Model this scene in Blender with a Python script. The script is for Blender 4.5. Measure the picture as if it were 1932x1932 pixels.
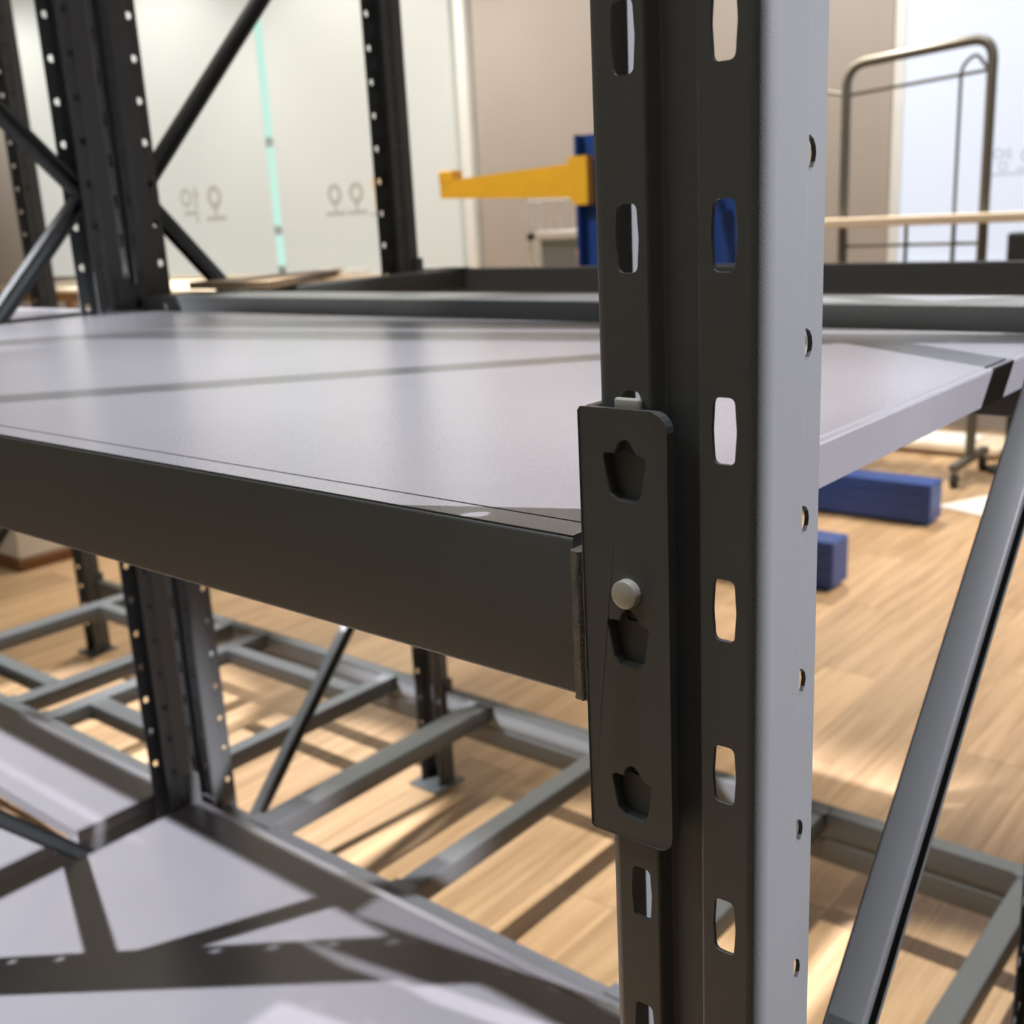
import bpy, bmesh, math, random
from mathutils import Matrix, Vector
from mathutils.geometry import tessellate_polygon

# ------------------------------------------------------------------ start
S = bpy.context.scene
for o in list(bpy.data.objects):
    bpy.data.objects.remove(o)
random.seed(7)
C = S.collection
ZF = 1510.0                      # all builder numbers are millimetres; height 0 is eye level, the floor is at -1510


def P(x, y, z):
    return Vector((x / 1000.0, y / 1000.0, (z + ZF) / 1000.0))


# ------------------------------------------------------------------ camera
cam = bpy.data.cameras.new('camera')
camo = bpy.data.objects.new('camera', cam)
C.objects.link(camo)
Rt = Vector((0.7683625, 0.6380155, -0.0505499))
Up = Vector((-0.1287899, 0.2315010, 0.9642720))
Fw = Vector((-0.6269228, 0.7344001, -0.2600467))
camo.matrix_world = Matrix((
    (Rt.x, Up.x, -Fw.x, 0.19486), (Rt.y, Up.y, -Fw.y, -0.37995), (Rt.z, Up.z, -Fw.z, 1.510), (0, 0, 0, 1)))
cam.sensor_width = 36.0
cam.lens = 36.0 * 2083.6 / 1932.0
cam.clip_start = 0.02
cam.clip_end = 100
cam.dof.use_dof = True
cam.dof.focus_distance = 0.50
cam.dof.aperture_fstop = 12.5
S.camera = camo

# ------------------------------------------------------------------ world, lights, exposure
w = bpy.data.worlds.new('outside')
S.world = w
w.use_nodes = True
w.node_tree.nodes['Background'].inputs[0].default_value = (0.55, 0.86, 0.74, 1)
w.node_tree.nodes['Background'].inputs[1].default_value = 1.1
S.view_settings.view_transform = 'Standard'
S.view_settings.look = 'None'
S.view_settings.gamma = 1
S.view_settings.use_curve_mapping = False
S.view_settings.exposure = 0.0


def spot(name, loc, target, power, half_deg, blend, radius, col):
    l = bpy.data.lights.new(name, 'SPOT')
    l.energy = power
    l.spot_size = math.radians(2 * half_deg)
    l.spot_blend = blend
    l.shadow_soft_size = radius
    l.color = col
    o = bpy.data.objects.new(name, l)
    o.location = P(*loc)
    d = P(*target) - P(*loc)
    o.rotation_euler = d.to_track_quat('-Z', 'Y').to_euler()
    C.objects.link(o)
    return o


def area(name, loc, size, power, col):
    l = bpy.data.lights.new(name, 'AREA')
    l.shape = 'RECTANGLE'
    l.size, l.size_y = size
    l.energy = power
    l.color = col
    o = bpy.data.objects.new(name, l)
    o.location = P(*loc)
    C.objects.link(o)
    return o


COOL = (0.93, 0.95, 1.0)
WARM = (1.0, 0.90, 0.76)
spot('spot_light', (2860, 1390, 2810), (-300, 300, -350), 3400, 11.3, 0.3, 0.028, (0.97, 0.92, 1.0))
spot('spot_light', (-4474, -2219, 2810), (-1700, 500, -1190), 6300, 11.5, 0.3, 0.03, (0.96, 0.93, 1.0))
for xs in (-350, -1250, -2150, -3000):
    spot('spot_light', (xs, 860, 2810), (xs, 1180, -1510), 950 if xs > -2000 else 1500, 7.8, 0.4, 0.03, (1.0, 0.95, 0.88) if xs > -2000 else (0.98, 0.96, 0.98))
spot('spot_light', (600, 5000, 1640), (-800, 3700, -1510), 680, 24, 0.5, 0.03, WARM)
spot('spot_light', (-4300, 3700, 1640), (-3700, 2700, -1510), 380, 25, 0.5, 0.03, WARM)
spot('spot_light', (-2500, 5600, 1640), (-1800, 4900, -1510), 330, 36, 0.6, 0.03, WARM)
for xs in (-13500, -10500, -7500, -4500, -1500):
    spot('wall_fill_light', (xs, 5000, 2850), (xs, 7000, 300), 300, 52, 0.6, 0.04, (1.0, 0.98, 0.94))  # added fill with no known fitting, brightens the back wall and blinds
spot('spot_light', (-3300, 1300, 2810), (-3050, 3700, 100), 280, 15, 0.5, 0.03, (1.0, 0.97, 0.92))  # added light to brighten the orange arms, no known fitting
spot('spot_light', (60, -120, 2810), (-30, 330, -500), 330, 7, 0.5, 0.1, (0.95, 0.94, 1.0))  # added fill that lifts the leaning brace
for xs in (-640, -1250):
    spot('spot_light', (xs, 520, 2810), (xs, 300, -141), 680, 9, 0.6, 0.22, (0.96, 0.97, 1.0))  # added soft fill, kept to the wide upper deck
area('ambient_fill_light', (-2600, -1600, 2900), (3.0, 2.0), 40, (0.84, 1.0, 0.97))  # added ambient fill for the front-facing steel, no real panel here
spot('spot_light', (-6300, 3600, 2850), (-7000, 4500, -370), 1900, 25, 0.5, 0.05, (1.0, 0.97, 0.9))  # added light to whiten the pale table top
area('ambient_fill_light', (-4300, 2200, 2900), (2.0, 1.4), 30, (0.95, 1.0, 1.0))  # added ambient fill for the back area, no real panel here

# ------------------------------------------------------------------ materials


def mat(name, col, rough=0.5, metal=0.0, bump=None, vary=0.0, spec=0.5, emit=None):
    m = bpy.data.materials.new(name)
    m.use_nodes = True
    n = m.node_tree.nodes
    k = m.node_tree.links
    b = n['Principled BSDF']
    b.inputs['Roughness'].default_value = rough
    b.inputs['Metallic'].default_value = metal
    b.inputs['Specular IOR Level'].default_value = spec
    b.inputs['Base Color'].default_value = (*col, 1)
    if emit:
        b.inputs['Emission Color'].default_value = (*col, 1)
        b.inputs['Emission Strength'].default_value = emit
    tc = n.new('ShaderNodeTexCoord')
    if vary:
        t = n.new('ShaderNodeTexNoise')
        t.inputs['Scale'].default_value = 9
        t.inputs['Detail'].default_value = 3
        k.new(tc.outputs['Object'], t.inputs['Vector'])
        r = n.new('ShaderNodeValToRGB')
        r.color_ramp.elements[0].position = 0.3
        r.color_ramp.elements[1].position = 0.7
        r.color_ramp.elements[0].color = (*[c * (1 - vary) for c in col], 1)
        r.color_ramp.elements[1].color = (*[min(1, c * (1 + vary)) for c in col], 1)
        k.new(t.outputs['Fac'], r.inputs[0])
        k.new(r.outputs[0], b.inputs['Base Color'])
    if bump:
        t2 = n.new('ShaderNodeTexNoise')
        t2.inputs['Scale'].default_value = bump[0]
        t2.inputs['Detail'].default_value = 1
        k.new(tc.outputs['Object'], t2.inputs['Vector'])
        bp = n.new('ShaderNodeBump')
        bp.inputs['Strength'].default_value = bump[1]
        bp.inputs['Distance'].default_value = 0.0006
        k.new(t2.outputs['Fac'], bp.inputs['Height'])
        k.new(bp.outputs[0], b.inputs['Normal'])
    return m


def wood_mat(name, c0, c1, along, rough=0.4, tone=0.16):
    m = bpy.data.materials.new(name)
    m.use_nodes = True
    n = m.node_tree.nodes
    k = m.node_tree.links
    b = n['Principled BSDF']
    b.inputs['Roughness'].default_value = rough
    tc = n.new('ShaderNodeTexCoord')
    oi = n.new('ShaderNodeObjectInfo')
    mul = n.new('ShaderNodeVectorMath')
    mul.operation = 'SCALE'
    mul.inputs[0].default_value = (13.0, 7.0, 3.0)
    k.new(oi.outputs['Random'], mul.inputs['Scale'])
    add = n.new('ShaderNodeVectorMath')
    k.new(tc.outputs['Object'], add.inputs[0])
    k.new(mul.outputs[0], add.inputs[1])
    mp = n.new('ShaderNodeMapping')
    mp.inputs['Scale'].default_value = (1.6, 28, 28) if along == 'x' else (28, 1.6, 28)
    k.new(add.outputs[0], mp.inputs['Vector'])
    t = n.new('ShaderNodeTexNoise')
    t.inputs['Scale'].default_value = 1.0
    t.inputs['Detail'].default_value = 4
    t.inputs['Roughness'].default_value = 0.6
    k.new(mp.outputs[0], t.inputs['Vector'])
    r = n.new('ShaderNodeValToRGB')
    r.color_ramp.elements[0].position = 0.32
    r.color_ramp.elements[1].position = 0.72
    r.color_ramp.elements[0].color = (*c0, 1)
    r.color_ramp.elements[1].color = (*c1, 1)
    k.new(t.outputs['Fac'], r.inputs[0])
    hs = n.new('ShaderNodeHueSaturation')
    mr = n.new('ShaderNodeMapRange')
    mr.inputs['To Min'].default_value = 1 - tone
    mr.inputs['To Max'].default_value = 1 + tone
    k.new(oi.outputs['Random'], mr.inputs['Value'])
    k.new(mr.outputs[0], hs.inputs['Value'])
    k.new(r.outputs[0], hs.inputs['Color'])
    k.new(hs.outputs[0], b.inputs['Base Color'])
    return m


PAINT = mat('grey_powder_coat', (0.104, 0.113, 0.116), 0.42, bump=(1600, 0.12), vary=0.03)
TRAYM = mat('grey_deck_powder_coat', (0.142, 0.143, 0.153), 0.24, bump=(430, 0.3), vary=0.03, spec=0.8)
ZINC = mat('zinc_steel', (0.56, 0.57, 0.52), 0.3, 0.15, bump=(2500, 0.2))
WELD = mat('painted_weld', (0.17, 0.165, 0.145), 0.45, bump=(500, 0.8))
FLOOR = wood_mat('oak_floor', (0.40, 0.255, 0.135), (0.66, 0.46, 0.275), 'y')
WALL = mat('beige_wall_paint', (0.40, 0.355, 0.315), 0.85, bump=(60, 0.1))
CEIL = mat('white_ceiling_paint', (0.78, 0.76, 0.72), 0.9, bump=(80, 0.1))
FRAMEW = mat('white_window_frame', (0.75, 0.75, 0.72), 0.5, vary=0.02)
BLUE = mat('blue_rack_paint', (0.019, 0.065, 0.28), 0.4, vary=0.05)
ORANGE = mat('orange_arm_paint', (0.92, 0.50, 0.035), 0.4, vary=0.05)
WHITE = mat('white_laminate', (0.82, 0.80, 0.74), 0.4, vary=0.02)
BROWN = mat('brown_plinth_laminate', (0.20, 0.085, 0.025), 0.5, vary=0.1)
PALE = wood_mat('pale_wood', (0.72, 0.60, 0.44), (0.86, 0.75, 0.58), 'x', 0.45, 0.04)
TAN = wood_mat('tan_wood', (0.36, 0.24, 0.15), (0.50, 0.36, 0.24), 'x', 0.5, 0.05)
TUBE = mat('khaki_grey_tube_paint', (0.13, 0.12, 0.097), 0.42, vary=0.04)
GREYP = mat('grey_panel_paint', (0.24, 0.25, 0.24), 0.5, vary=0.04)
BLACKM = mat('black_plastic', (0.02, 0.022, 0.024), 0.45, vary=0.1)
PAPER = mat('white_card', (0.9, 0.88, 0.85), 0.7, vary=0.02)
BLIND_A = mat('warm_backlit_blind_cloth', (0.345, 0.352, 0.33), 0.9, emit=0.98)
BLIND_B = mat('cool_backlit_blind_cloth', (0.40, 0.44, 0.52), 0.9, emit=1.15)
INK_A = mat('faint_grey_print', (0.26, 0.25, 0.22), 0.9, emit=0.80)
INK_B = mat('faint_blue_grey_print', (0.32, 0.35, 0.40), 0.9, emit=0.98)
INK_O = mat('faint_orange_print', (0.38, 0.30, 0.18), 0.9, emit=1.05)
GLASS = mat('window_glass', (1, 1, 1), 0.0)
GLASS.node_tree.nodes['Principled BSDF'].inputs['Transmission Weight'].default_value = 1.0

# ------------------------------------------------------------------ mesh helpers (local millimetres)


def obj(name, bm, m, parent=None, loc=None, rotz=0.0, smooth=None, kind=None):
    bmesh.ops.recalc_face_normals(bm, faces=bm.faces)
    return link_mesh(name, bm, m, parent, loc, rotz, smooth, kind)


def link_mesh(name, bm, m, parent=None, loc=None, rotz=0.0, smooth=None, kind=None):
    bmesh.ops.scale(bm, vec=(0.001, 0.001, 0.001), verts=bm.verts)
    me = bpy.data.meshes.new(name)
    bm.to_mesh(me)
    bm.free()
    me.materials.append(m)
    if smooth:
        me.shade_smooth()
        me.set_sharp_from_angle(angle=math.radians(smooth))
    o = bpy.data.objects.new(name, me)
    C.objects.link(o)
    if parent is not None:
        o.parent = parent
        if loc is not None:
            o.location = Vector(loc) / 1000
    elif loc is not None:
        o.location = P(*loc)
    o.rotation_euler.z = rotz
    if kind:
        o['kind'] = kind
    return o


def tag(o, label, cat, group=None):
    o['label'] = label
    o['category'] = cat
    if group:
        o['group'] = group
    return o


def thing(name, loc, label, cat, group=None, rotz=0.0):
    o = bpy.data.objects.new(name, None)
    o.empty_display_size = 0.05
    C.objects.link(o)
    o.location = P(*loc)
    o.rotation_euler.z = rotz
    return tag(o, label, cat, group)


def dup(root, loc, label, rotz=None, group=None):
    r = root.copy()
    C.objects.link(r)
    r.location = P(*loc)
    if rotz is not None:
        r.rotation_euler.z = rotz
    r['label'] = label
    if group:
        r['group'] = group
    for ch in list(root.children):
        c = ch.copy()
        C.objects.link(c)
        c.parent = r
        for g in ch.children:
            d = g.copy()
            C.objects.link(d)
            d.parent = c
    return r


def add_box(bm, x0, x1, y0, y1, z0, z1, bev=0.0, seg=1):
    vs = [bm.verts.new((x, y, z)) for z in (z0, z1) for y in (y0, y1) for x in (x0, x1)]
    fs = [bm.faces.new([vs[i] for i in q]) for q in
          ((0, 2, 3, 1), (4, 5, 7, 6), (0, 1, 5, 4), (2, 6, 7, 3), (0, 4, 6, 2), (1, 3, 7, 5))]
    if bev > 0:
        es = list({e for f in fs for e in f.edges})
        bmesh.ops.bevel(bm, geom=es, offset=bev, segments=seg, affect='EDGES', profile=0.5)
    return bm


def box(*a, **k):
    return add_box(bmesh.new(), *a, **k)


def add_prism(bm, pts, axis, a, b):
    """closed outline extruded along an axis; pts are the two other coordinates in x,y,z order"""
    def at(p, t):
        return (t, p[0], p[1]) if axis == 'x' else (p[0], t, p[1]) if axis == 'y' else (p[0], p[1], t)
    va = [bm.verts.new(at(p, a)) for p in pts]
    vb = [bm.verts.new(at(p, b)) for p in pts]
    n = len(pts)
    for i in range(n):
        bm.faces.new((va[i], va[(i + 1) % n], vb[(i + 1) % n], vb[i]))
    tri = tessellate_polygon([[Vector((p[0], p[1], 0)) for p in pts]])
    for t in tri:
        bm.faces.new([va[i] for i in t])
        bm.faces.new([vb[i] for i in t])
    return bm


def prism(*a):
    return add_prism(bmesh.new(), *a)


def round_poly(pts, radii, seg=4, closed=True):
    out = []
    n = len(pts)
    for i, p in enumerate(pts):
        r = radii[i] if isinstance(radii, (list, tuple)) else radii
        if (not closed and i in (0, n - 1)) or r <= 0:
            out.append(tuple(p))
            continue
        p = Vector(p)
        a = (Vector(pts[i - 1]) - p)
        c = (Vector(pts[(i + 1) % n]) - p)
        la, lc = a.length, c.length
        a.normalize()
        c.normalize()
        th = a.angle(c)
        t = min(r / math.tan(th / 2), la * 0.49, lc * 0.49)
        rr = t * math.tan(th / 2)
        cen = p + (a + c).normalized() * (rr / math.sin(th / 2))
        s = p + a * t - cen
        e = p + c * t - cen
        ang = s.angle(e)
        for j in range(seg + 1):
            f = j / seg
            q = (s * math.sin((1 - f) * ang) + e * math.sin(f * ang)) / math.sin(ang)
            out.append((cen.x + q.x, cen.y + q.y))
    return out


def add_cyl(bm, c, axis, r, h0, h1, n=20, bev=0.0):
    pts = [(r * math.cos(2 * math.pi * i / n), r * math.sin(2 * math.pi * i / n)) for i in range(n)]

    def ring(rr, t):
        res = []
        for u, v in pts:
            u, v = u * rr / r, v * rr / r
            q = (t, u, v) if axis == 'x' else (u, t, v) if axis == 'y' else (u, v, t)
            res.append(bm.verts.new((c[0] + q[0], c[1] + q[1], c[2] + q[2])))
        return res
    s = 1 if h1 > h0 else -1
    rings = [ring(r, h0), ring(r, h1)] if bev <= 0 else [ring(r, h0), ring(r, h1 - s * bev), ring(r - 0.3 * bev, h1 - s * 0.3 * bev), ring(r - bev, h1)]
    for a, b in zip(rings, rings[1:]):
        for i in range(n):
            bm.faces.new((a[i], a[(i + 1) % n], b[(i + 1) % n], b[i]))
    bm.faces.new(rings[0])
    bm.faces.new(rings[-1])
    return bm


def add_tube(bm, path, r, n=10):
    path = [Vector(p) for p in path]
    prev = None
    ref = None
    for i, p in enumerate(path):
        d = (path[min(i + 1, len(path) - 1)] - path[max(i - 1, 0)]).normalized()
        if ref is None:
            ref = Vector((0, 1, 0)) if abs(d.y) < 0.9 else Vector((1, 0, 0))
        u = d.cross(ref).normalized()
        v = d.cross(u).normalized()
        ring = [bm.verts.new(p + (u * math.cos(2 * math.pi * j / n) + v * math.sin(2 * math.pi * j / n)) * r) for j in range(n)]
        if prev:
            for j in range(n):
                bm.faces.new((prev[j], prev[(j + 1) % n], ring[(j + 1) % n], ring[j]))
        else:
            bm.faces.new(ring)
        prev = ring
    bm.faces.new(prev)
    return bm


def arc_path(pts, rad, seg=6):
    """3-D polyline with rounded corners"""
    out = []
    pts = [Vector(p) for p in pts]
    for i, p in enumerate(pts):
        if i in (0, len(pts) - 1):
            out.append(p)
            continue
        a = (pts[i - 1] - p)
        c = (pts[i + 1] - p)
        t = min(rad, a.length * 0.45, c.length * 0.45)
        s, e = p + a.normalized() * t, p + c.normalized() * t
        for j in range(seg + 1):
            f = j / seg
            out.append(s * (1 - f) ** 2 + p * 2 * f * (1 - f) + e * f * f)
    return out


# ------------------------------------------------------------------ the room
room = dict(x0=-17000, x1=4500, y0=-4200, y1=7000, z0=-1510, z1=3000)
floor = obj('floor', box(room['x0'], room['x1'], room['y0'], room['y1'] + 400, -60, -3), FLOOR, None, (0, 0, -1510), kind='structure')
pw, pl = 190.0, 1500.0
pm = None
col_i = 0
x = -6000.0
while x < 900:
    off = (col_i * 617) % int(pl)
    y = 300 - off
    while y < 6700:
        if y + pl > 350:
            if pm is None:
                bm = box(-pw / 2 + 0.6, pw / 2 - 0.6, -pl / 2 + 0.6, pl / 2 - 0.6, -3, 0, bev=0.6)
                pk = obj('plank', bm, FLOOR, floor)
                pm = pk.data
            else:
                pk = bpy.data.objects.new('plank', pm)
                C.objects.link(pk)
                pk.parent = floor
            pk.location = ((x + pw / 2) / 1000, (y + pl / 2) / 1000, 0)
        y += pl
    x += pw
    col_i += 1
obj('ceiling', box(room['x0'], room['x1'], room['y0'], room['y1'] + 400, 0, 60), CEIL, None, (0, 0, room['z1']), kind='structure')
H = room['z1'] + 1510
obj('wall_left', box(-80, 0, room['y0'], room['y1'] + 400, 0, H), WALL, None, (room['x0'], 0, -1510), kind='structure')
obj('wall_right', box(0, 80, room['y0'], room['y1'] + 400, 0, H), WALL, None, (room['x1'], 0, -1510), kind='structure')
obj('wall_front', box(room['x0'], room['x1'], -80, 0, 0, H), WALL, None, (0, room['y0'], -1510), kind='structure')
# back wall: low sill wall under the windows, solid stretches between them
bm = bmesh.new()
SILL = 1050
add_box(bm, room['x0'], -14000, 0, 300, 0, H)
add_box(bm, -14000, -6300, 0, 300, 0, SILL)
add_box(bm, -6300, -2690, 0, 300, 0, H)
add_box(bm, -2690, 2500, 0, 300, 0, SILL)
add_box(bm, 2500, room['x1'], 0, 300, 0, H)
obj('wall_back', bm, WALL, None, (0, 7000, -1510), kind='structure')


def window(name, x0, x1, mullions):
    t = bpy.data.objects.new(name, None)
    C.objects.link(t)
    t.location = P(0, 7000, -1510)
    t['kind'] = 'structure'
    bm = bmesh.new()
    add_box(bm, x0, x0 + 70, 120, 180, SILL, H)
    add_box(bm, x1 - 70, x1, 120, 180, SILL, H)
    add_box(bm, x0 + 70, x1 - 70, 120, 180, SILL, SILL + 60)
    add_box(bm, x0 + 70, x1 - 70, 120, 180, H - 70, H)
    obj('window_frame', bm, FRAMEW, t)
    edges = [x0 + 70] + mullions + [x1 - 70]
    for m in mullions:
        obj('mullion', box(m - 25, m + 25, 120, 180, SILL + 60, H - 70, bev=3), FRAMEW, t)
    for zz in (SILL + 420, SILL + 1290):
        obj('transom', box(x0 + 70, x1 - 70, 130, 170, zz - 45, zz + 45, bev=3), FRAMEW, t)
    for a, b in zip(edges, edges[1:]):
        obj('pane', box(a + 2, b - 2, 147, 153, SILL + 60, H - 70), GLASS, t)
    return t


window('window_1', -14000, -6300, [-10900, -8350])
window('window_2', -2690, 2500, [-1500, 500])
# slim white jambs beside the solid wall stretch
obj('trim_1', box(-6470, -6300, -60, 0, 0, H, bev=4), FRAMEW, None, (0, 7000, -1510), kind='structure')
obj('trim_2', box(-2690, -2600, -60, 0, 0, H, bev=4), FRAMEW, None, (0, 7000, -1510), kind='structure')

# ------------------------------------------------------------------ roller blinds with printed syllables


def ring_bm(bm, cx, cz, ro, ri, y, n=24):
    a = []
    for k in range(n):
        t = 2 * math.pi * k / n
        a.append([bm.verts.new((cx + r * math.cos(t), yy, cz + r * math.sin(t))) for r, yy in ((ro, y), (ri, y), (ri, y + 3), (ro, y + 3))])
    for k in range(n):
        p, q = a[k], a[(k + 1) % n]
        for j in range(4):
            bm.faces.new((p[j], q[j], q[(j + 1) % 4], p[(j + 1) % 4]))


def bar_bm(bm, x0, x1, z0, z1, y):
    add_box(bm, x0, x1, y, y + 3, z0, z1)


def syl_o(bm, x, z, s, y):
    ring_bm(bm, x, z + 0.66 * s, 0.33 * s, 0.18 * s, y)
    bar_bm(bm, x - 0.06 * s, x + 0.05 * s, z + 0.12 * s, z + 0.38 * s, y)
    bar_bm(bm, x - 0.46 * s, x + 0.46 * s, z, z + 0.11 * s, y)


def syl_yak(bm, x, z, s, y):
    ring_bm(bm, x - 0.18 * s, z + 0.70 * s, 0.27 * s, 0.17 * s, y)
    bar_bm(bm, x + 0.24 * s, x + 0.34 * s, z + 0.34 * s, z + 1.0 * s, y)
    bar_bm(bm, x + 0.34 * s, x + 0.48 * s, z + 0.72 * s, z + 0.81 * s, y)
    bar_bm(bm, x - 0.35 * s, x + 0.34 * s, z + 0.20 * s, z + 0.30 * s, y)
    bar_bm(bm, x + 0.24 * s, x + 0.34 * s, z - 0.05 * s, z + 0.20 * s, y)


def syl_yeong(bm, x, z, s, y):
    ring_bm(bm, x - 0.15 * s, z + 0.76 * s, 0.24 * s, 0.15 * s, y)
    bar_bm(bm, x + 0.30 * s, x + 0.40 * s, z + 0.48 * s, z + 1.02 * s, y)
    bar_bm(bm, x + 0.10 * s, x + 0.30 * s, z + 0.84 * s, z + 0.91 * s, y)
    bar_bm(bm, x + 0.10 * s, x + 0.30 * s, z + 0.64 * s, z + 0.71 * s, y)
    ring_bm(bm, x + 0.08 * s, z + 0.20 * s, 0.23 * s, 0.14 * s, y)


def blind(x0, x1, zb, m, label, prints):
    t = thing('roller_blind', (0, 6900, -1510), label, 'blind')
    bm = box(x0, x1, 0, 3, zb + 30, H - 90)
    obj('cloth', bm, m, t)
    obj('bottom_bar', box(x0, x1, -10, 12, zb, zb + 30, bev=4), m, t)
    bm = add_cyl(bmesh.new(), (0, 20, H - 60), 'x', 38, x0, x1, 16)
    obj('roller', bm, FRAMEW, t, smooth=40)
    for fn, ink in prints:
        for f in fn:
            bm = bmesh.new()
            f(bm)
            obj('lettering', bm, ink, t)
    return t


ZB = 1510 - 470


print_1 = [lambda b: syl_yak(b, -10330, 1510 + 95, 360, -5), lambda b: syl_o(b, -9890, 1510 + 95, 360, -5)]
print_2 = [lambda b: syl_o(b, -8010, 1510 + 75, 290, -5), lambda b: syl_o(b, -7710, 1510 + 75, 290, -5),
           lambda b: bar_bm(b, -7540, -7330, 1510 + 55, 1510 + 75, -5)]
print_2b = [lambda b: add_cyl(b, (-7430, -2, 1510 + 335), 'y', 70, -3, 0, 20), lambda b: bar_bm(b, -7470, -7370, 1510 + 130, 1510 + 260, -5)]
print_3 = [lambda b: syl_yeong(b, -1990, 1510 + 105, 130, -5), lambda b: syl_o(b, -1840, 1510 + 105, 125, -5),
           lambda b: bar_bm(b, -2080, -2060, 1510 + 110, 1510 + 240, -5), lambda b: bar_bm(b, -2090, -1750, 1510 + 80, 1510 + 92, -5)]
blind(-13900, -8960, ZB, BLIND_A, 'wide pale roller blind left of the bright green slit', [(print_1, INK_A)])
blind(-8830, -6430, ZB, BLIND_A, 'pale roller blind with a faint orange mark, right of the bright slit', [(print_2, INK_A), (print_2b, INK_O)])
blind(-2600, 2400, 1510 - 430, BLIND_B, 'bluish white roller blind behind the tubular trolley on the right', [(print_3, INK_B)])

# ------------------------------------------------------------------ racking: the slotted post
W = 79.2
PH = 2380.0                       # post height
TILE = 75.0


def slot_loop(cs, cz, w=5.6, h=13.5):
    pts = [(-0.84 * w, -h), (0.84 * w, -h), (w, 0), (0.84 * w, h), (-0.84 * w, h), (-w, 0)]
    pts = round_poly(pts, [2.6, 2.6, 20, 2.6, 2.6, 20], 3)
    return [(cs + a, cz + b) for a, b in pts]


def circ_loop(cs, cz, r=6.9, n=14):
    return [(cs + r * math.cos(2 * math.pi * i / n), cz + r * math.sin(2 * math.pi * i / n)) for i in range(n)]


def post_mesh():
    e = W / 2
    g = 5.0
    corners = [(-e + g, 60), (-e + g, 37.5), (-e, 34), (-e, 0), (-11.9, 0), (-9.6, 8), (6.6, 8), (10.6, 0), (e, 0), (e, 34), (e - g, 37.5), (e - g, 60)]
    rad = [0, 1.6, 1.6, 6.0, 1.6, 1.4, 1.4, 1.8, 7.0, 1.6, 1.6, 0]
    seg = 4
    runs = []                     # (kind, p, q, hole)
    pts = []
    for i, c in enumerate(corners):
        pc = round_poly(corners, rad, seg, closed=False)
    # walk rounded points corner by corner
    k = 0
    prev = None
    for i in range(len(corners)):
        n = 1 if rad[i] == 0 else seg + 1
        grp = pc[k:k + n]
        k += n
        if prev is not None:
            runs.append(('flat', prev, grp[0], i - 1))
        for a, b in zip(grp, grp[1:]):
            runs.append(('bend', a, b, None))
        prev = grp[-1]
    z0 = 31.7
    nt = 31
    levels = [0.0] + [z0 + TILE * j for j in range(nt + 1)] + [PH]
    bm = bmesh.new()
    cache = {}

    def V(x, y, z):
        key = (round(x, 2), round(y, 2), round(z, 2))
        if key not in cache:
            cache[key] = bm.verts.new((x, y, z))
        return cache[key]
    for kind, a, b, idx in runs:
        L = math.hypot(b[0] - a[0], b[1] - a[1])
        ux, uy = (b[0] - a[0]) / L, (b[1] - a[1]) / L
        loop = None
        if kind == 'flat':
            if idx == 3:
                loop = slot_loop(-21.9 - a[0], 37.5)
            elif idx == 7:
                loop = slot_loop(21.9 - a[0], 37.5)
            elif idx == 0:
                loop = circ_loop(a[1] - 44.0, 66.6)
            elif idx == 10:
                loop = circ_loop(44.0 - a[1], 66.6)
        tri = None
        if loop:
            outer = [(0, 0), (L, 0), (L, TILE), (0, TILE)]
            allp = outer + loop
            tri = tessellate_polygon([[Vector((p[0], p[1], 0)) for p in outer], [Vector((p[0], p[1], 0)) for p in loop[::-1]]])
            order = outer + loop[::-1]
        for j in range(len(levels) - 1):
            za, zb = levels[j], levels[j + 1]
            if loop and 1 <= j <= nt:
                for t in tri:
                    q = [order[i] for i in t]
                    ar = (q[1][0] - q[0][0]) * (q[2][1] - q[0][1]) - (q[2][0] - q[0][0]) * (q[1][1] - q[0][1])
                    if ar < 0:
                        q = q[::-1]
                    vs = [V(a[0] + ux * s, a[1] + uy * s, za + z) for s, z in q]
                    if len(set(vs)) == 3:
                        f = bm.faces.new(vs)
                        f.smooth = False
            else:
                f = bm.faces.new((V(a[0], a[1], za), V(b[0], b[1], za), V(b[0], b[1], zb), V(a[0], a[1], zb)))
                f.smooth = (kind == 'bend')
    bmesh.ops.recalc_face_normals(bm, faces=bm.faces)
    bmesh.ops.solidify(bm, geom=list(bm.faces), thickness=2.0)
    bmesh.ops.recalc_face_normals(bm, faces=bm.faces)
    return bm


def channel_bm(length):
    """lipped channel along +z, open towards +x, 30 wide (y) and 25 deep (x)"""
    prof = [(12.5, -7.5), (12.5, -15), (-12.5, -15), (-12.5, 15), (12.5, 15), (12.5, 7.5)]
    prof = round_poly(prof, 2.5, 4, closed=False)
    bm = bmesh.new()
    a = [bm.verts.new((x, y, 0)) for x, y in prof]
    b = [bm.verts.new((x, y, length)) for x, y in prof]
    for i in range(len(prof) - 1):
        bm.faces.new((a[i], b[i], b[i + 1], a[i + 1]))
    bmesh.ops.solidify(bm, geom=list(bm.faces), thickness=-1.6)
    return bm


POST = None
BRACE = None
BOLT = None
FOOT = None


def part_copy(src, parent, loc, rot=(0, 0, 0), name=None):
    o = src.copy()
    C.objects.link(o)
    o.parent = parent
    o.location = Vector(loc) / 1000
    o.rotation_euler = rot
    return o


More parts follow.
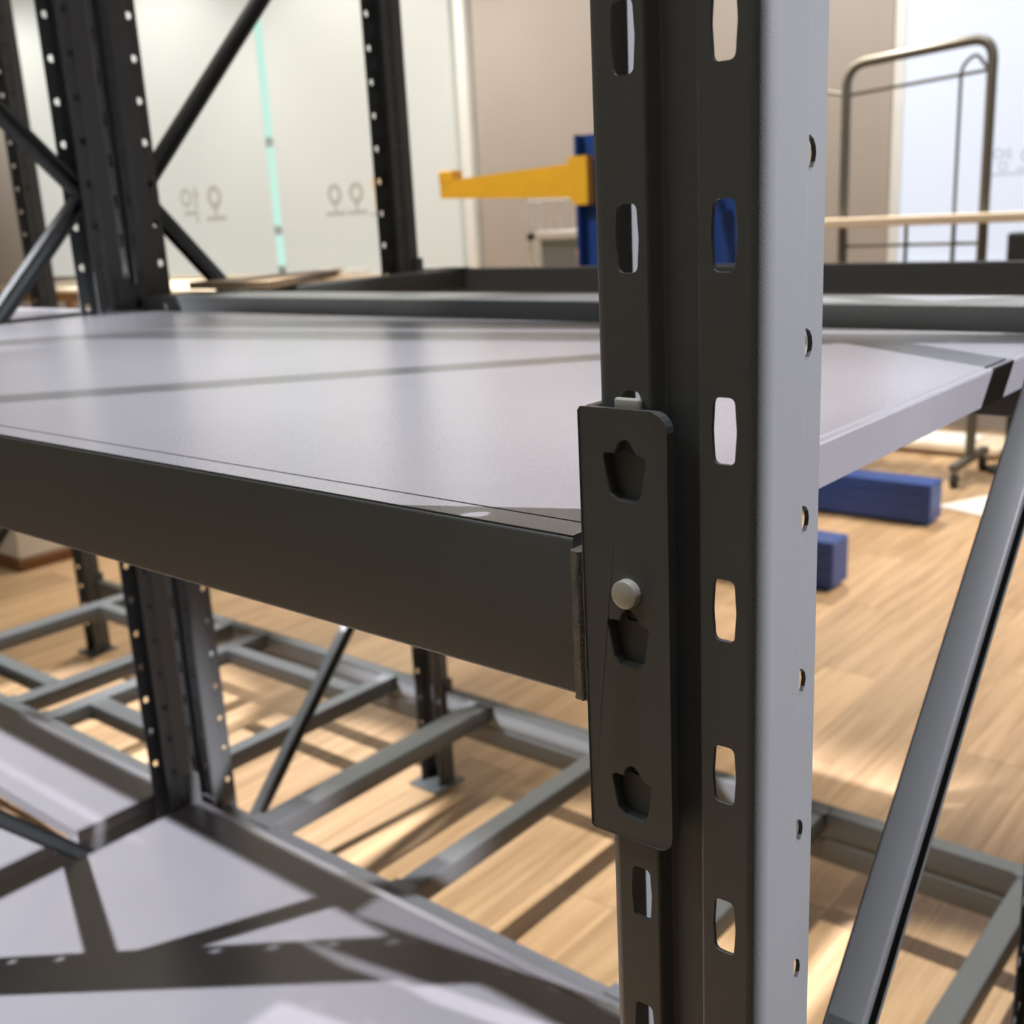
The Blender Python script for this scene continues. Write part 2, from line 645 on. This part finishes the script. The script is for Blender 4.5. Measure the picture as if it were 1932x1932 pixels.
def upright_frame(xc, y0, depth, label, braces):
    """two slotted posts back to front joined by diagonal braces; braces: list of (yA, zA, yB, zB)"""
    global POST, BRACE, BOLT, FOOT
    t = thing('upright_frame', (xc, y0, -1510), label, 'rack frame', 'upright frames of the racking')
    for yy, rz in ((0, 0.0), (depth, math.pi)):
        if POST is None:
            POST = link_mesh('post', post_mesh(), PAINT, t, (0, yy, 4))
        else:
            part_copy(POST, t, (0, yy, 4), (0, 0, rz))
        if FOOT is None:
            FOOT = obj('foot_plate', box(-55, 55, -18, 92, 0, 4, bev=0.8), PAINT, t, (0, yy, 0))
            FOOT.rotation_euler.z = rz
        else:
            part_copy(FOOT, t, (0, yy, 0), (0, 0, rz))
    for ya, za, yb, zb in braces:
        L = math.hypot(yb - ya, zb - za)
        ang = math.atan2(yb - ya, zb - za)          # lean from vertical
        if BRACE is None:
            BRACE = obj('brace', channel_bm(1034.0), PAINT, t, smooth=30)
            br = BRACE
            for zz in (14, 1020):
                bm = add_cyl(bmesh.new(), (0, 0, zz), 'x', 6, -31, -12.5, 12, 2)
                if BOLT is None:
                    BOLT = obj('bolt', bm, ZINC, br, smooth=40)
                else:
                    bm.free()
                    part_copy(BOLT, br, (0, 0, zz - 14))
        else:
            br = part_copy(BRACE, t, (0, 0, 0))
            for g in BRACE.children:
                d = g.copy()
                C.objects.link(d)
                d.parent = br
        br.location = Vector((0, ya - y0, za + 1510)) / 1000
        br.rotation_euler = (-ang, 0, 0)
        br.scale = (1, 1, L / 1034.0)
    return t


XC = [-39.6, -1793.6, -3560.0]
DA = 802.0
YB = 842.0
DB = 762.0
brA = [(46, -672, 754, 66), (754, 84, 46, 822), (46, -684, 754, -1422)]
brB = [(888, 84, 1556, 822), (888, 66, 1556, -672), (1556, -684, 888, -1422)]
f00 = upright_frame(XC[0], 0, DA, 'dark grey upright whose slotted front post fills the right of the view', brA)
f10 = upright_frame(XC[1], 0, DA, 'upright frame at the far left end of the wide deck, just left of its twin', brA)
f11 = upright_frame(XC[1], YB, DB, 'upright frame of the deckless rack, its rear post in front of the pale blinds', brB)
f21 = upright_frame(XC[2], YB, DB, 'farthest upright frame, its post by the left edge of the view', brB)
f01 = upright_frame(XC[0], YB, DB, 'upright frame of the deckless rack beyond the right edge', brB)
f20 = upright_frame(XC[2], 0, DA, 'upright frame beyond the left edge carrying the split decks', brA)

# ------------------------------------------------------------------ beams


def keyhole(cx, cz):
    """basket shaped opening, points in (x, z)"""
    p = [(-11.0, 20.8), (-4.6, 21.0), (-3.7, 23.6), (-2.4, 26.0), (0.2, 27.2), (2.6, 25.6), (4.4, 22.8), (5.8, 20.6), (10.4, 20.2), (7.8, 4.2), (5.6, 1.2), (3.4, 0.6), (-4.4, 1.0), (-7.9, 3.6)]
    p = round_poly(p, [1.6, 0.4, 2, 2, 2, 2, 2, 0.6, 1.8, 2.2, 1, 1, 1, 2.2], 3)
    return [(cx + a, cz + b) for a, b in p]


def connector_bm(z_top, z_bot, keys):
    """right-hand end plate lying on the post face; local x=0 at the post's left edge, y=0 at its face"""
    outer = round_poly([(-5.2, z_bot), (39.2, z_bot), (39.2, z_top), (-5.2, z_top)], [2, 8, 8, 2], 5)
    holes = [keyhole(18.2, z) for z in keys]
    bm = bmesh.new()
    loops = [[Vector((a, b, 0)) for a, b in outer]] + [[Vector((a, b, 0)) for a, b in h[::-1]] for h in holes]
    flat = [p for l in loops for p in l]
    tri = tessellate_polygon(loops)
    y0, y1 = -6.2, -1.0
    fa = [bm.verts.new((p.x, y0, p.y)) for p in flat]
    fb = [bm.verts.new((p.x, y1, p.y)) for p in flat]
    for t in tri:
        bm.faces.new([fa[i] for i in t])
        bm.faces.new([fb[i] for i in t])
    k = 0
    for l in loops:
        n = len(l)
        for i in range(n):
            a, b = k + i, k + (i + 1) % n
            bm.faces.new((fa[a], fa[b], fb[b], fb[a]))
        k += n
    bmesh.ops.remove_doubles(bm, verts=bm.verts, dist=0.01)
    es = [e for e in bm.edges if len(e.link_faces) == 2 and e.calc_face_angle(0) > 1.0
          and all(abs(v.co.y - y0) < 1e-4 for v in e.verts)]
    bmesh.ops.bevel(bm, geom=es, offset=0.45, segments=2, affect='EDGES')
    # returned leg along the side of the post
    add_box(bm, -5.2, -1.0, -1.0, 20, z_bot, z_top, bev=0.6)
    return bm


def weld_bm(z0, z1):
    bm = bmesh.new()
    prof = round_poly([(-15.8, -0.6), (-14.6, -3.2), (-10.2, -3.8), (-8.9, -2.0), (-8.3, -3.0), (-5.2, -3.2), (-5.2, 18), (-15.4, 18)], [.6, 1.2, 1.2, .3, 1, .4, 0, 0], 3)
    rows = []
    n = 26
    for i in range(n + 1):
        z = z0 + (z1 - z0) * i / n
        rows.append([bm.verts.new((x + random.uniform(-.25, .25) * (y < 0), y + random.uniform(-.25, .25) * (y < 0), z)) for x, y in prof])
    m = len(prof)
    for a, b in zip(rows, rows[1:]):
        for i in range(m):
            bm.faces.new((a[i], a[(i + 1) % m], b[(i + 1) % m], b[i]))
    bm.faces.new(rows[0])
    bm.faces.new(rows[-1])
    return bm


def mirror_x(bm):
    for v in bm.verts:
        v.co.x = -v.co.x
    bmesh.ops.reverse_faces(bm, faces=list(bm.faces))
    return bm


CONN = {}


def beam(bay, y, ztop, kind, label, group, rear=False):
    """bay: (x of left post's right edge, x of right post's left edge); y: the post face it hooks on"""
    xa, xb = bay
    L = xb - xa
    rz = math.pi if rear else 0.0
    t = thing('beam', ((xa + xb) / 2, y, ztop), label, 'rack beam', group, rz)
    h = L / 2
    if kind == 'deck':
        prof = round_poly([(0, -78), (0, -0.6), (19.4, -0.6), (19.4, -29), (42, -29), (42, -78)], [2, 2.2, 0.8, 0.3, 1.5, 2], 4)
        zt, zb, keys = 60.5, -139.5, (21.0, -54.0, -129.0)
    else:
        prof = round_poly([(-4, -115), (-4, -66), (-1, -62), (-1, -54), (-4, -50), (-4, 0), (30, 0), (30, -50), (27, -54), (27, -62), (30, -66), (30, -115)], 2.0, 3)
        zt, zb, keys = 25.0, -135.0, (-25.0, -100.0)
    key = (kind, round(L))
    if key not in CONN:
        d = {}
        off = 15.4
        d['body'] = prism(prof, 'x', -h + off, h - off)
        me = []
        a = obj('beam_body', d['body'], PAINT, t, smooth=40)
        if kind == 'deck':
            obj('lit_lip_strip', box(-h + off, h - off, 0.7, 19.2, -0.5, 0.0), TRAYM, t)  # lip has the beam's paint; lighter strip stands in for light on it
        for s in (1, -1):
            bm = connector_bm(zt, zb, keys)
            wb = weld_bm(-78 if kind == 'deck' else -115, -6)
            if s < 0:
                mirror_x(bm)
                mirror_x(wb)
            c = obj('connector', bm, PAINT, t, (s * h, 0, 0))
            for kz in keys:
                obj('hook', box(s * 17.7 - 5.7, s * 17.7 + 5.7, 1.2, 9, kz + 5.0, kz + 29, bev=1), PAINT, c)
            obj('weld_seam', wb, WELD, t, (s * h, 0, 0), smooth=50)
            pz = -19.0 if kind == 'deck' else -62.0
            pin = add_cyl(bmesh.new(), (s * 18.6, 0, pz), 'y', 6.4, -6.0, -10.6, 28, 0.9)
            obj('locking_pin', pin, ZINC, c, smooth=40)
            if kind == 'deck':
                tab = box(s * 17.7 - 6.5, s * 17.7 + 6.5, -3.2, -0.3, zt - 1, zt + 4.6, bev=1.2, seg=3)
                obj('release_tab', tab, ZINC, c, smooth=60)
        CONN[key] = t
    else:
        src = CONN[key]
        for ch in src.children:
            c = ch.copy()
            C.objects.link(c)
            c.parent = t
            for gch in ch.children:
                d = gch.copy()
                C.objects.link(d)
                d.parent = c
    return t


BAY0 = (XC[1] + W / 2, XC[0] - W / 2)
BAY1 = (XC[2] + W / 2, XC[1] - W / 2)
ZU, ZL = -141.0, -1190.0            # deck levels of the front rack
ZU2, ZL2 = -117.0, -1230.0          # levels of the deckless rear rack
GB = 'deck beams of the front rack'
GB2 = 'beams of the deckless rear rack'
beam(BAY0, 0, ZU, 'deck', 'broad dark beam in front of the wide deck, hooked on the slotted post by a keyhole plate', GB)
beam(BAY0, DA, ZU, 'deck', 'beam along the back edge of the wide upper deck', GB, True)
beam(BAY0, 0, ZL, 'deck', 'front beam of the low shadow-striped deck, below the view', GB)
beam(BAY0, DA, ZL, 'deck', 'lavender-lipped beam behind the low shadow-striped deck', GB, True)
beam(BAY1, 0, ZL, 'deck', 'front beam under the split low decks beyond the left edge', GB)
beam(BAY1, DA, ZL, 'deck', 'back beam of the split low decks at lower left', GB, True)
beam(BAY1, 0, ZU, 'deck', 'front beam of the split upper decks beyond the left edge', GB)
beam(BAY1, DA, ZU, 'deck', 'back beam of the split upper decks behind the left brace', GB, True)
bf = beam(BAY0, YB, ZU2, 'plain', 'long black beam with a bright top just behind the wide upper deck', GB2)
beam(BAY0, YB + DB, ZU2, 'plain', 'black beam below the blue post and the tubular trolley, highest in the rear rack', GB2, True)
beam(BAY0, YB, ZL2, 'plain', 'low beam running down to the slotted post with cross members hooked on it', GB2)
beam(BAY0, YB + DB, ZL2, 'plain', 'low far beam whose dark inner side faces the slotted post', GB2, True)
beam(BAY1, YB, ZL2, 'plain', 'brightly lit low beam at left between the split decks and the bare frame', GB2)
beam(BAY1, YB + DB, ZL2, 'plain', 'low far beam at left, passing behind the perforated double post', GB2, True)

obj('top_flange', box(-830, 830, 31, 108, -3, 0, bev=0.8), PAINT, bf)  # extra width added to keep the key spot off the low deck

# ------------------------------------------------------------------ cross members and stringers


def cross_member(x, wd, y0, y1, ztop, label, group, hooks=True, hgt=45):
    t = thing('cross_member', (x, (y0 + y1) / 2, ztop), label, 'cross bar', group)
    a, b = y0 - (y0 + y1) / 2, y1 - (y0 + y1) / 2
    prof = round_poly([(-wd / 2, -hgt), (-wd / 2, 0), (wd / 2, 0), (wd / 2, -hgt)], 2.5, 3)
    obj('tube', prism(prof, 'y', a, b), PAINT, t, smooth=40)
    if hooks:
        for s, e in ((-1, a), (1, b)):
            ya, yb_ = sorted((e + s * 20, e - s * 12))
            obj('hook_plate', box(-wd / 2 - 6, wd / 2 + 6, ya, yb_, 0.3, 3.0, bev=0.8), PAINT, t)
    return t


y0c, y1c = 872.8, 1573.2
for zt, lev in ((ZL2, 'low'), (ZU2, 'upper')):
    for i, (xx, wd) in enumerate(((-1615, 62), (-1198, 47), (-686, 46), (-259, 44))):
        if lev == 'upper' and i > 0:
            continue
        names = ('first', 'second', 'third', 'fourth')
        if lev == 'low':
            lab = ('low cross bar nearest the perforated double post, beside the leaning brace',
                   'low cross bar ending left of the keyhole plate, second from the double post',
                   'low cross bar hidden behind the slotted post, its end showing just right of it',
                   'low cross bar at the lower right corner beyond the leaning brace')[i]
        else:
            lab = 'upper cross bar carrying the slant-cut tan board beside the perforated double post'
        cross_member(xx, wd, y0c if lev == 'low' else y0c + 80, y1c, zt, lab, 'cross bars of the deckless rear rack')
for xx, wd, lab in ((-1955, 40, 'low cross bar close behind the perforated double post at its left'),
                    (-2540, 54, 'low cross bar where the short stringers of the left bay start'),
                    (-2718, 56, 'low cross bar left of its close twin in the left bay'),
                    (-3270, 60, 'low cross bar at the left edge, nearest the farthest upright')):
    cross_member(xx, wd, y0c, y1c, ZL2, lab, 'cross bars of the deckless left bay')


def stringer(x0, x1, y, wd, label):
    t = thing('stringer', ((x0 + x1) / 2, y, ZL2), label, 'cross bar', 'short stringers of the left bay')
    h = (x1 - x0) / 2
    prof = round_poly([(-wd / 2, -45), (-wd / 2, 0), (wd / 2, 0), (wd / 2, -45)], 2.5, 3)
    obj('tube', prism(prof, 'x', -h, h), PAINT, t, smooth=40)
    for s in (-1, 1):
        obj('end_plate', box(min(s * h, s * (h - 2)) - 0.0, max(s * h, s * (h - 2)), -wd / 2 - 4, wd / 2 + 4, -47, -4), PAINT, t)
    return t


stringer(-2512.5, -1975.5, 1003, 54, 'short broad stringer in the left bay, nearer to the split decks')
stringer(-2512.5, -1975.5, 1452, 44, 'short stringer in the left bay, farther back beside the far beam')
stringer(-3239.5, -2746.5, 997, 42, 'short stringer at the left edge, nearer to the split decks')
stringer(-3239.5, -2746.5, 1452, 42, 'short stringer at the left edge, farther back')
# supports under the ends of the split decks
for zt, nm in ((ZL - 28.5, 'low'), (ZU - 28.5, 'upper')):
    cross_member(-1872, 40, 42.8, 759.2, zt, 'dark support bar under the right ends of the split %s decks' % nm, 'support bars of the front rack', hooks=False, hgt=44)
    cross_member(-1728, 40, 42.8, 759.2, zt, 'dark support bar under the left end of the %s one-piece deck' % nm, 'support bars of the front rack', hooks=False, hgt=44)

# ------------------------------------------------------------------ deck panels


def deck(x0, x1, y0, y1, ztop, label, group):
    t = thing('deck_panel', ((x0 + x1) / 2, (y0 + y1) / 2, ztop - 28), label, 'shelf deck', group)
    hx, hy = (x1 - x0) / 2, (y1 - y0) / 2
    half = [(hx, 0), (hx, 26.6), (hx - 1.2, 27.9), (hx - 5.0, 28), (hx - 5.8, 26.9), (hx - 8.2, 26.9), (hx - 9.2, 28)]
    prof = half + [(-a, b) for a, b in half[::-1]]
    obj('deck_sheet', prism(prof, 'y', -hy, hy), TRAYM, t, smooth=35)
    for s in (-1, 1):
        y = s * (hy - 22)
        obj('stiffener', box(-hx + 30, hx - 30, y - 15, y + 15, -0.4, -0.1), TRAYM, t)
    return t


deck(-1750, -82.2, 21, 781, ZU, 'wide pale-lit grey deck at mid height, its front edge beside the keyhole plate', 'deck panels of the front rack')
deck(-1750, -82.2, 21, 781, ZL, 'low grey deck crossed by dark shadow bars at lower left', 'deck panels of the front rack')
for zt, nm, w2 in ((ZL, 'low', 'at the lower left edge'), (ZU, 'upper', 'behind the left brace')):
    deck(-3516, -1849, 21, 517, zt, 'front half of the split %s deck %s' % (nm, w2), 'deck panels of the front rack')
    deck(-3516, -1849, 573, 781, zt, 'rear half of the split %s deck %s' % (nm, w2), 'deck panels of the front rack')

# loose board lying on the upper beams of the deckless rack
tag(obj('plywood_board', prism([(0, 0), (260, 0), (64, 345), (0, 345)], 'z', 0, 14), TAN, None, (-1776, 956, ZU2 + 3.2)),
    'slant-cut tan board on the upper beam right of the perforated double post', 'board')

# ------------------------------------------------------------------ blue cantilever rack with orange arms
t = thing('cantilever_rack', (-2640, 4160, -1510), 'blue cantilever rack with orange arms standing behind the slotted post', 'rack')


def h_beam(bm, axis, a, b, w, h, c):
    """I section: w wide, h high, centred at c in the other two axes"""
    fl, wb = 14, 12
    p = [(-w / 2, -h / 2), (w / 2, -h / 2), (w / 2, -h / 2 + fl), (wb / 2, -h / 2 + fl), (wb / 2, h / 2 - fl), (w / 2, h / 2 - fl), (w / 2, h / 2), (-w / 2, h / 2), (-w / 2, h / 2 - fl), (-wb / 2, h / 2 - fl), (-wb / 2, -h / 2 + fl), (-w / 2, -h / 2 + fl)]
    if axis == 'z':
        p = [(v, u) for u, v in p]
    return add_prism(bm, [(c[0] + u, c[1] + v) for u, v in p], axis, a, b)


ARM = None
for yc in (-525, 545):
    col_ = obj('column', h_beam(bmesh.new(), 'z', 200, 1819, 110, 190, (0, yc)), BLUE, t)
    bm = box(-950, 1110, yc - 75, yc + 75, 16, 206, bev=6)
    for zz in (60, 120):
        add_box(bm, -948, 1108, yc - 78, yc - 74, zz, zz + 32)
    obj('base_leg', bm, BLUE, t)
    for xx in (-900, 1060):
        obj('foot_pad', box(xx - 30, xx + 30, yc - 60, yc + 60, 0, 16), BLUE, t)
    for zc, zr in ((1510 + 128, 'upper'), (1510 - 285, 'lower')):
        if zr == 'lower' and yc < 0:
            continue
        bm = add_prism(bmesh.new(), [(-96, -74), (-96, 70), (-905, 38), (-905, -40)], 'y', -35, 35)
        arm = obj('arm', bm, ORANGE, t, (0, yc, zc))
        obj('end_stop', box(-912, -820, -37, 37, 30, 84, bev=5), ORANGE, arm)
        if zr == 'lower':
            continue
        obj('arm_bracket', add_prism(bmesh.new(), [(-130, -70), (-96, -104), (-30, -104), (-30, 96), (-130, 96)], 'y', -58, 58), ORANGE, arm)
for zz in (700, 1500):
    obj('tie_bar', box(-30, 30, -470, 490, zz - 25, zz + 25, bev=3), BLUE, t)

# ------------------------------------------------------------------ tubular trolley with wooden rail
t = thing('tubular_trolley', (-2050, 5650, -1510), 'tall khaki tube trolley with a long wooden rail, right of the slotted post', 'trolley')
xl, xr = -385, 365
bm = add_tube(bmesh.new(), arc_path([(xl, 0, 130), (xl, 0, 2185), (xr, 0, 2235), (xr, 0, 130)], 110), 26, 12)
obj('hoop', bm, TUBE, t, smooth=50)
bm = add_tube(bmesh.new(), arc_path([(215, 0, 400), (215, 0, 2110), (285, 0, 2170), (345, 0, 2085)], 90), 9, 8)
obj('inner_hoop', bm, TUBE, t, smooth=50)
for z, xa, xb in ((2035, xl + 20, xr - 20), (1245, xl + 20, xr - 20), (400, xl + 20, xr - 20)):
    z2 = z + (45 if z > 2000 else 0)
    obj('cross_tube', add_tube(bmesh.new(), [(xa, 0, z), (xb, 0, z2)], 9, 8), TUBE, t, smooth=50)
obj('side_tube', add_tube(bmesh.new(), [(xl - 10, 0, 2040), (xl - 420, 0, 2130)], 10, 8), TUBE, t, smooth=50)
for xx in (-25, 225):
    obj('upright_rod', add_tube(bmesh.new(), [(xx, -18, 400), (xx, -18, 1352)], 11, 8), TUBE, t, smooth=50)
obj('wooden_rail', box(-800, 1200, -76, -26, 1346, 1396, bev=8, seg=2), PALE, t)
for xx in (xl, xr):
    c = obj('foot_bar', box(xx - 24, xx + 24, -260, 260, 92, 132, bev=6), TUBE, t)
    for yy in (-230, 230):
        wh = add_cyl(bmesh.new(), (xx, yy, 40), 'x', 40, -14, 14, 18)
        k = obj('caster', wh, BLACKM, t, smooth=50)
        obj('caster_fork', box(xx - 22, xx + 22, yy - 12, yy + 12, 62, 92, bev=4), ZINC, k)

# ------------------------------------------------------------------ grey panelled cart behind the blue post
t = thing('panel_cart', (-4400, 5600, -1510), 'small white framed cart with grey side panel, below the orange arm', 'cart')
for xx, r, top in ((-225, 9, 1585), (-140, 18, 1583), (330, 18, 1583)):
    obj('cart_post', add_tube(bmesh.new(), [(xx, 0, 60), (xx, 0, top)], r, 10), FRAMEW, t, smooth=50)
obj('cart_shelf', box(-160, 350, -20, 380, 1342, 1390, bev=8), WHITE, t)
obj('side_panel', box(-118, 310, -6, 6, 500, 1335, bev=3), GREYP, t)
for xx in (-60, 40, 140, 240):
    obj('wire', add_tube(bmesh.new(), [(xx, 8, 1390), (xx, 8, 1585)], 4, 6), FRAMEW, t, smooth=50)
obj('top_rod', add_tube(bmesh.new(), [(-225, 0, 1585), (330, 0, 1585)], 9, 8), FRAMEW, t, smooth=50)
obj('knob', add_cyl(bmesh.new(), (-208, 0, 1356), 'y', 24, -24, 10, 14, 6), BLACKM, t, smooth=50)
for xx in (-140, 330):
    obj('caster', add_cyl(bmesh.new(), (xx, 0, 32), 'y', 32, -12, 12, 16), BLACKM, t, smooth=50)
for yy in (360,):
    for xx in (-140, 330):
        obj('cart_post', add_tube(bmesh.new(), [(xx, yy, 0), (xx, yy, 1345)], 16, 10), FRAMEW, t, smooth=50)

# ------------------------------------------------------------------ display furniture on the left and along the back wall
t = thing('display_table', (-8000, 4650, -1510), 'long pale wooden table behind the left brace', 'table')
obj('table_top', box(-1800, 1770, -450, 450, 1090, 1118, bev=4), PALE, t)
obj('apron', box(-1740, 1700, -400, 400, 1010, 1089, bev=3), TAN, t)
for xx in (-1700, 1650):
    for yy in (-380, 380):
        obj('leg', box(xx - 35, xx + 35, yy - 35, yy + 35, 0, 1010, bev=4), TAN, t)

t = thing('wall_counter', (-9000, 6700, -1510), 'low tan wooden counter along the window wall under the pale blinds', 'counter')
obj('counter_top', box(-2400, 1750, -160, 150, 1010, 1046, bev=4), PALE, t)
obj('counter_front', box(-2380, 1730, -130, -100, 90, 1010, bev=3), TAN, t)
obj('counter_side', box(1700, 1730, -100, 140, 90, 1010, bev=3), TAN, t)
obj('counter_side', box(-2380, -2350, -100, 140, 90, 1010, bev=3), TAN, t)
obj('kickboard', box(-2340, 1690, -90, -70, 0, 90), BROWN, t)
for i, (xx, wd, h, m) in enumerate(((1060, 130, 50, WHITE), (1245, 90, 60, TAN), (1400, 150, 52, WHITE), (1560, 110, 56, WHITE))):
    b = tag(obj('small_box', box(-wd / 2, wd / 2, -50, 50, 0, h, bev=6), m, None, (-9000 + xx, 6640, -1510 + 1046)),
            'small %s box on the wall counter, %s' % (('white', 'tan', 'white', 'white')[i],
            ('leftmost of the row', 'the only dark one of the row', 'in the middle of the row', 'nearest the perforated rear post')[i]), 'box', 'small boxes on the wall counter')

t = thing('pedestal', (-4800, 1893, -1510), 'white block on a brown plinth at the lower left edge of the view', 'pedestal')
obj('plinth', box(-900, 0, 0, 900, 0, 56, bev=4), BROWN, t)
obj('block', box(-886, -14, 14, 886, 56, 620, bev=6), WHITE, t)

t = thing('platform', (-2000, 6130, -1510), 'low pale wooden platform on the floor behind the blue rack legs', 'platform')
obj('platform_deck', box(-900, 330, 0, 420, 26, 66, bev=4), PALE, t)
bm = bmesh.new()
obj('platform_skirt', box(-880, 310, 20, 400, 0, 26), BROWN, t)
tag(obj('white_sheet', box(-420, 250, 0, 300, 0, 8, bev=2), PAPER, None, (-2100, 6170, -1510 + 66.5)), 'thin white sheet lying on the low wooden platform', 'sheet')
bm = prism([(-160, -170), (120, -260), (330, -60), (40, 250)], 'z', 0, 6)
tag(obj('white_card', bm, PAPER, None, (-1470, 5180, -1509.5)), 'white card lying on the floor right of the blue rack leg', 'card')

t = thing('floor_stand', (-1560, 5900, -1510), 'black box on a thin pole at the far right edge', 'stand')
obj('stand_base', add_cyl(bmesh.new(), (0, 0, 0), 'z', 110, 0, 24, 24, 6), BLACKM, t, smooth=50)
obj('pole', add_tube(bmesh.new(), [(0, 0, 20), (0, 0, 1150)], 20, 12), BLACKM, t, smooth=50)
obj('head', box(-60, 160, -60, 60, 1140, 1285, bev=10, seg=2), BLACKM, t)
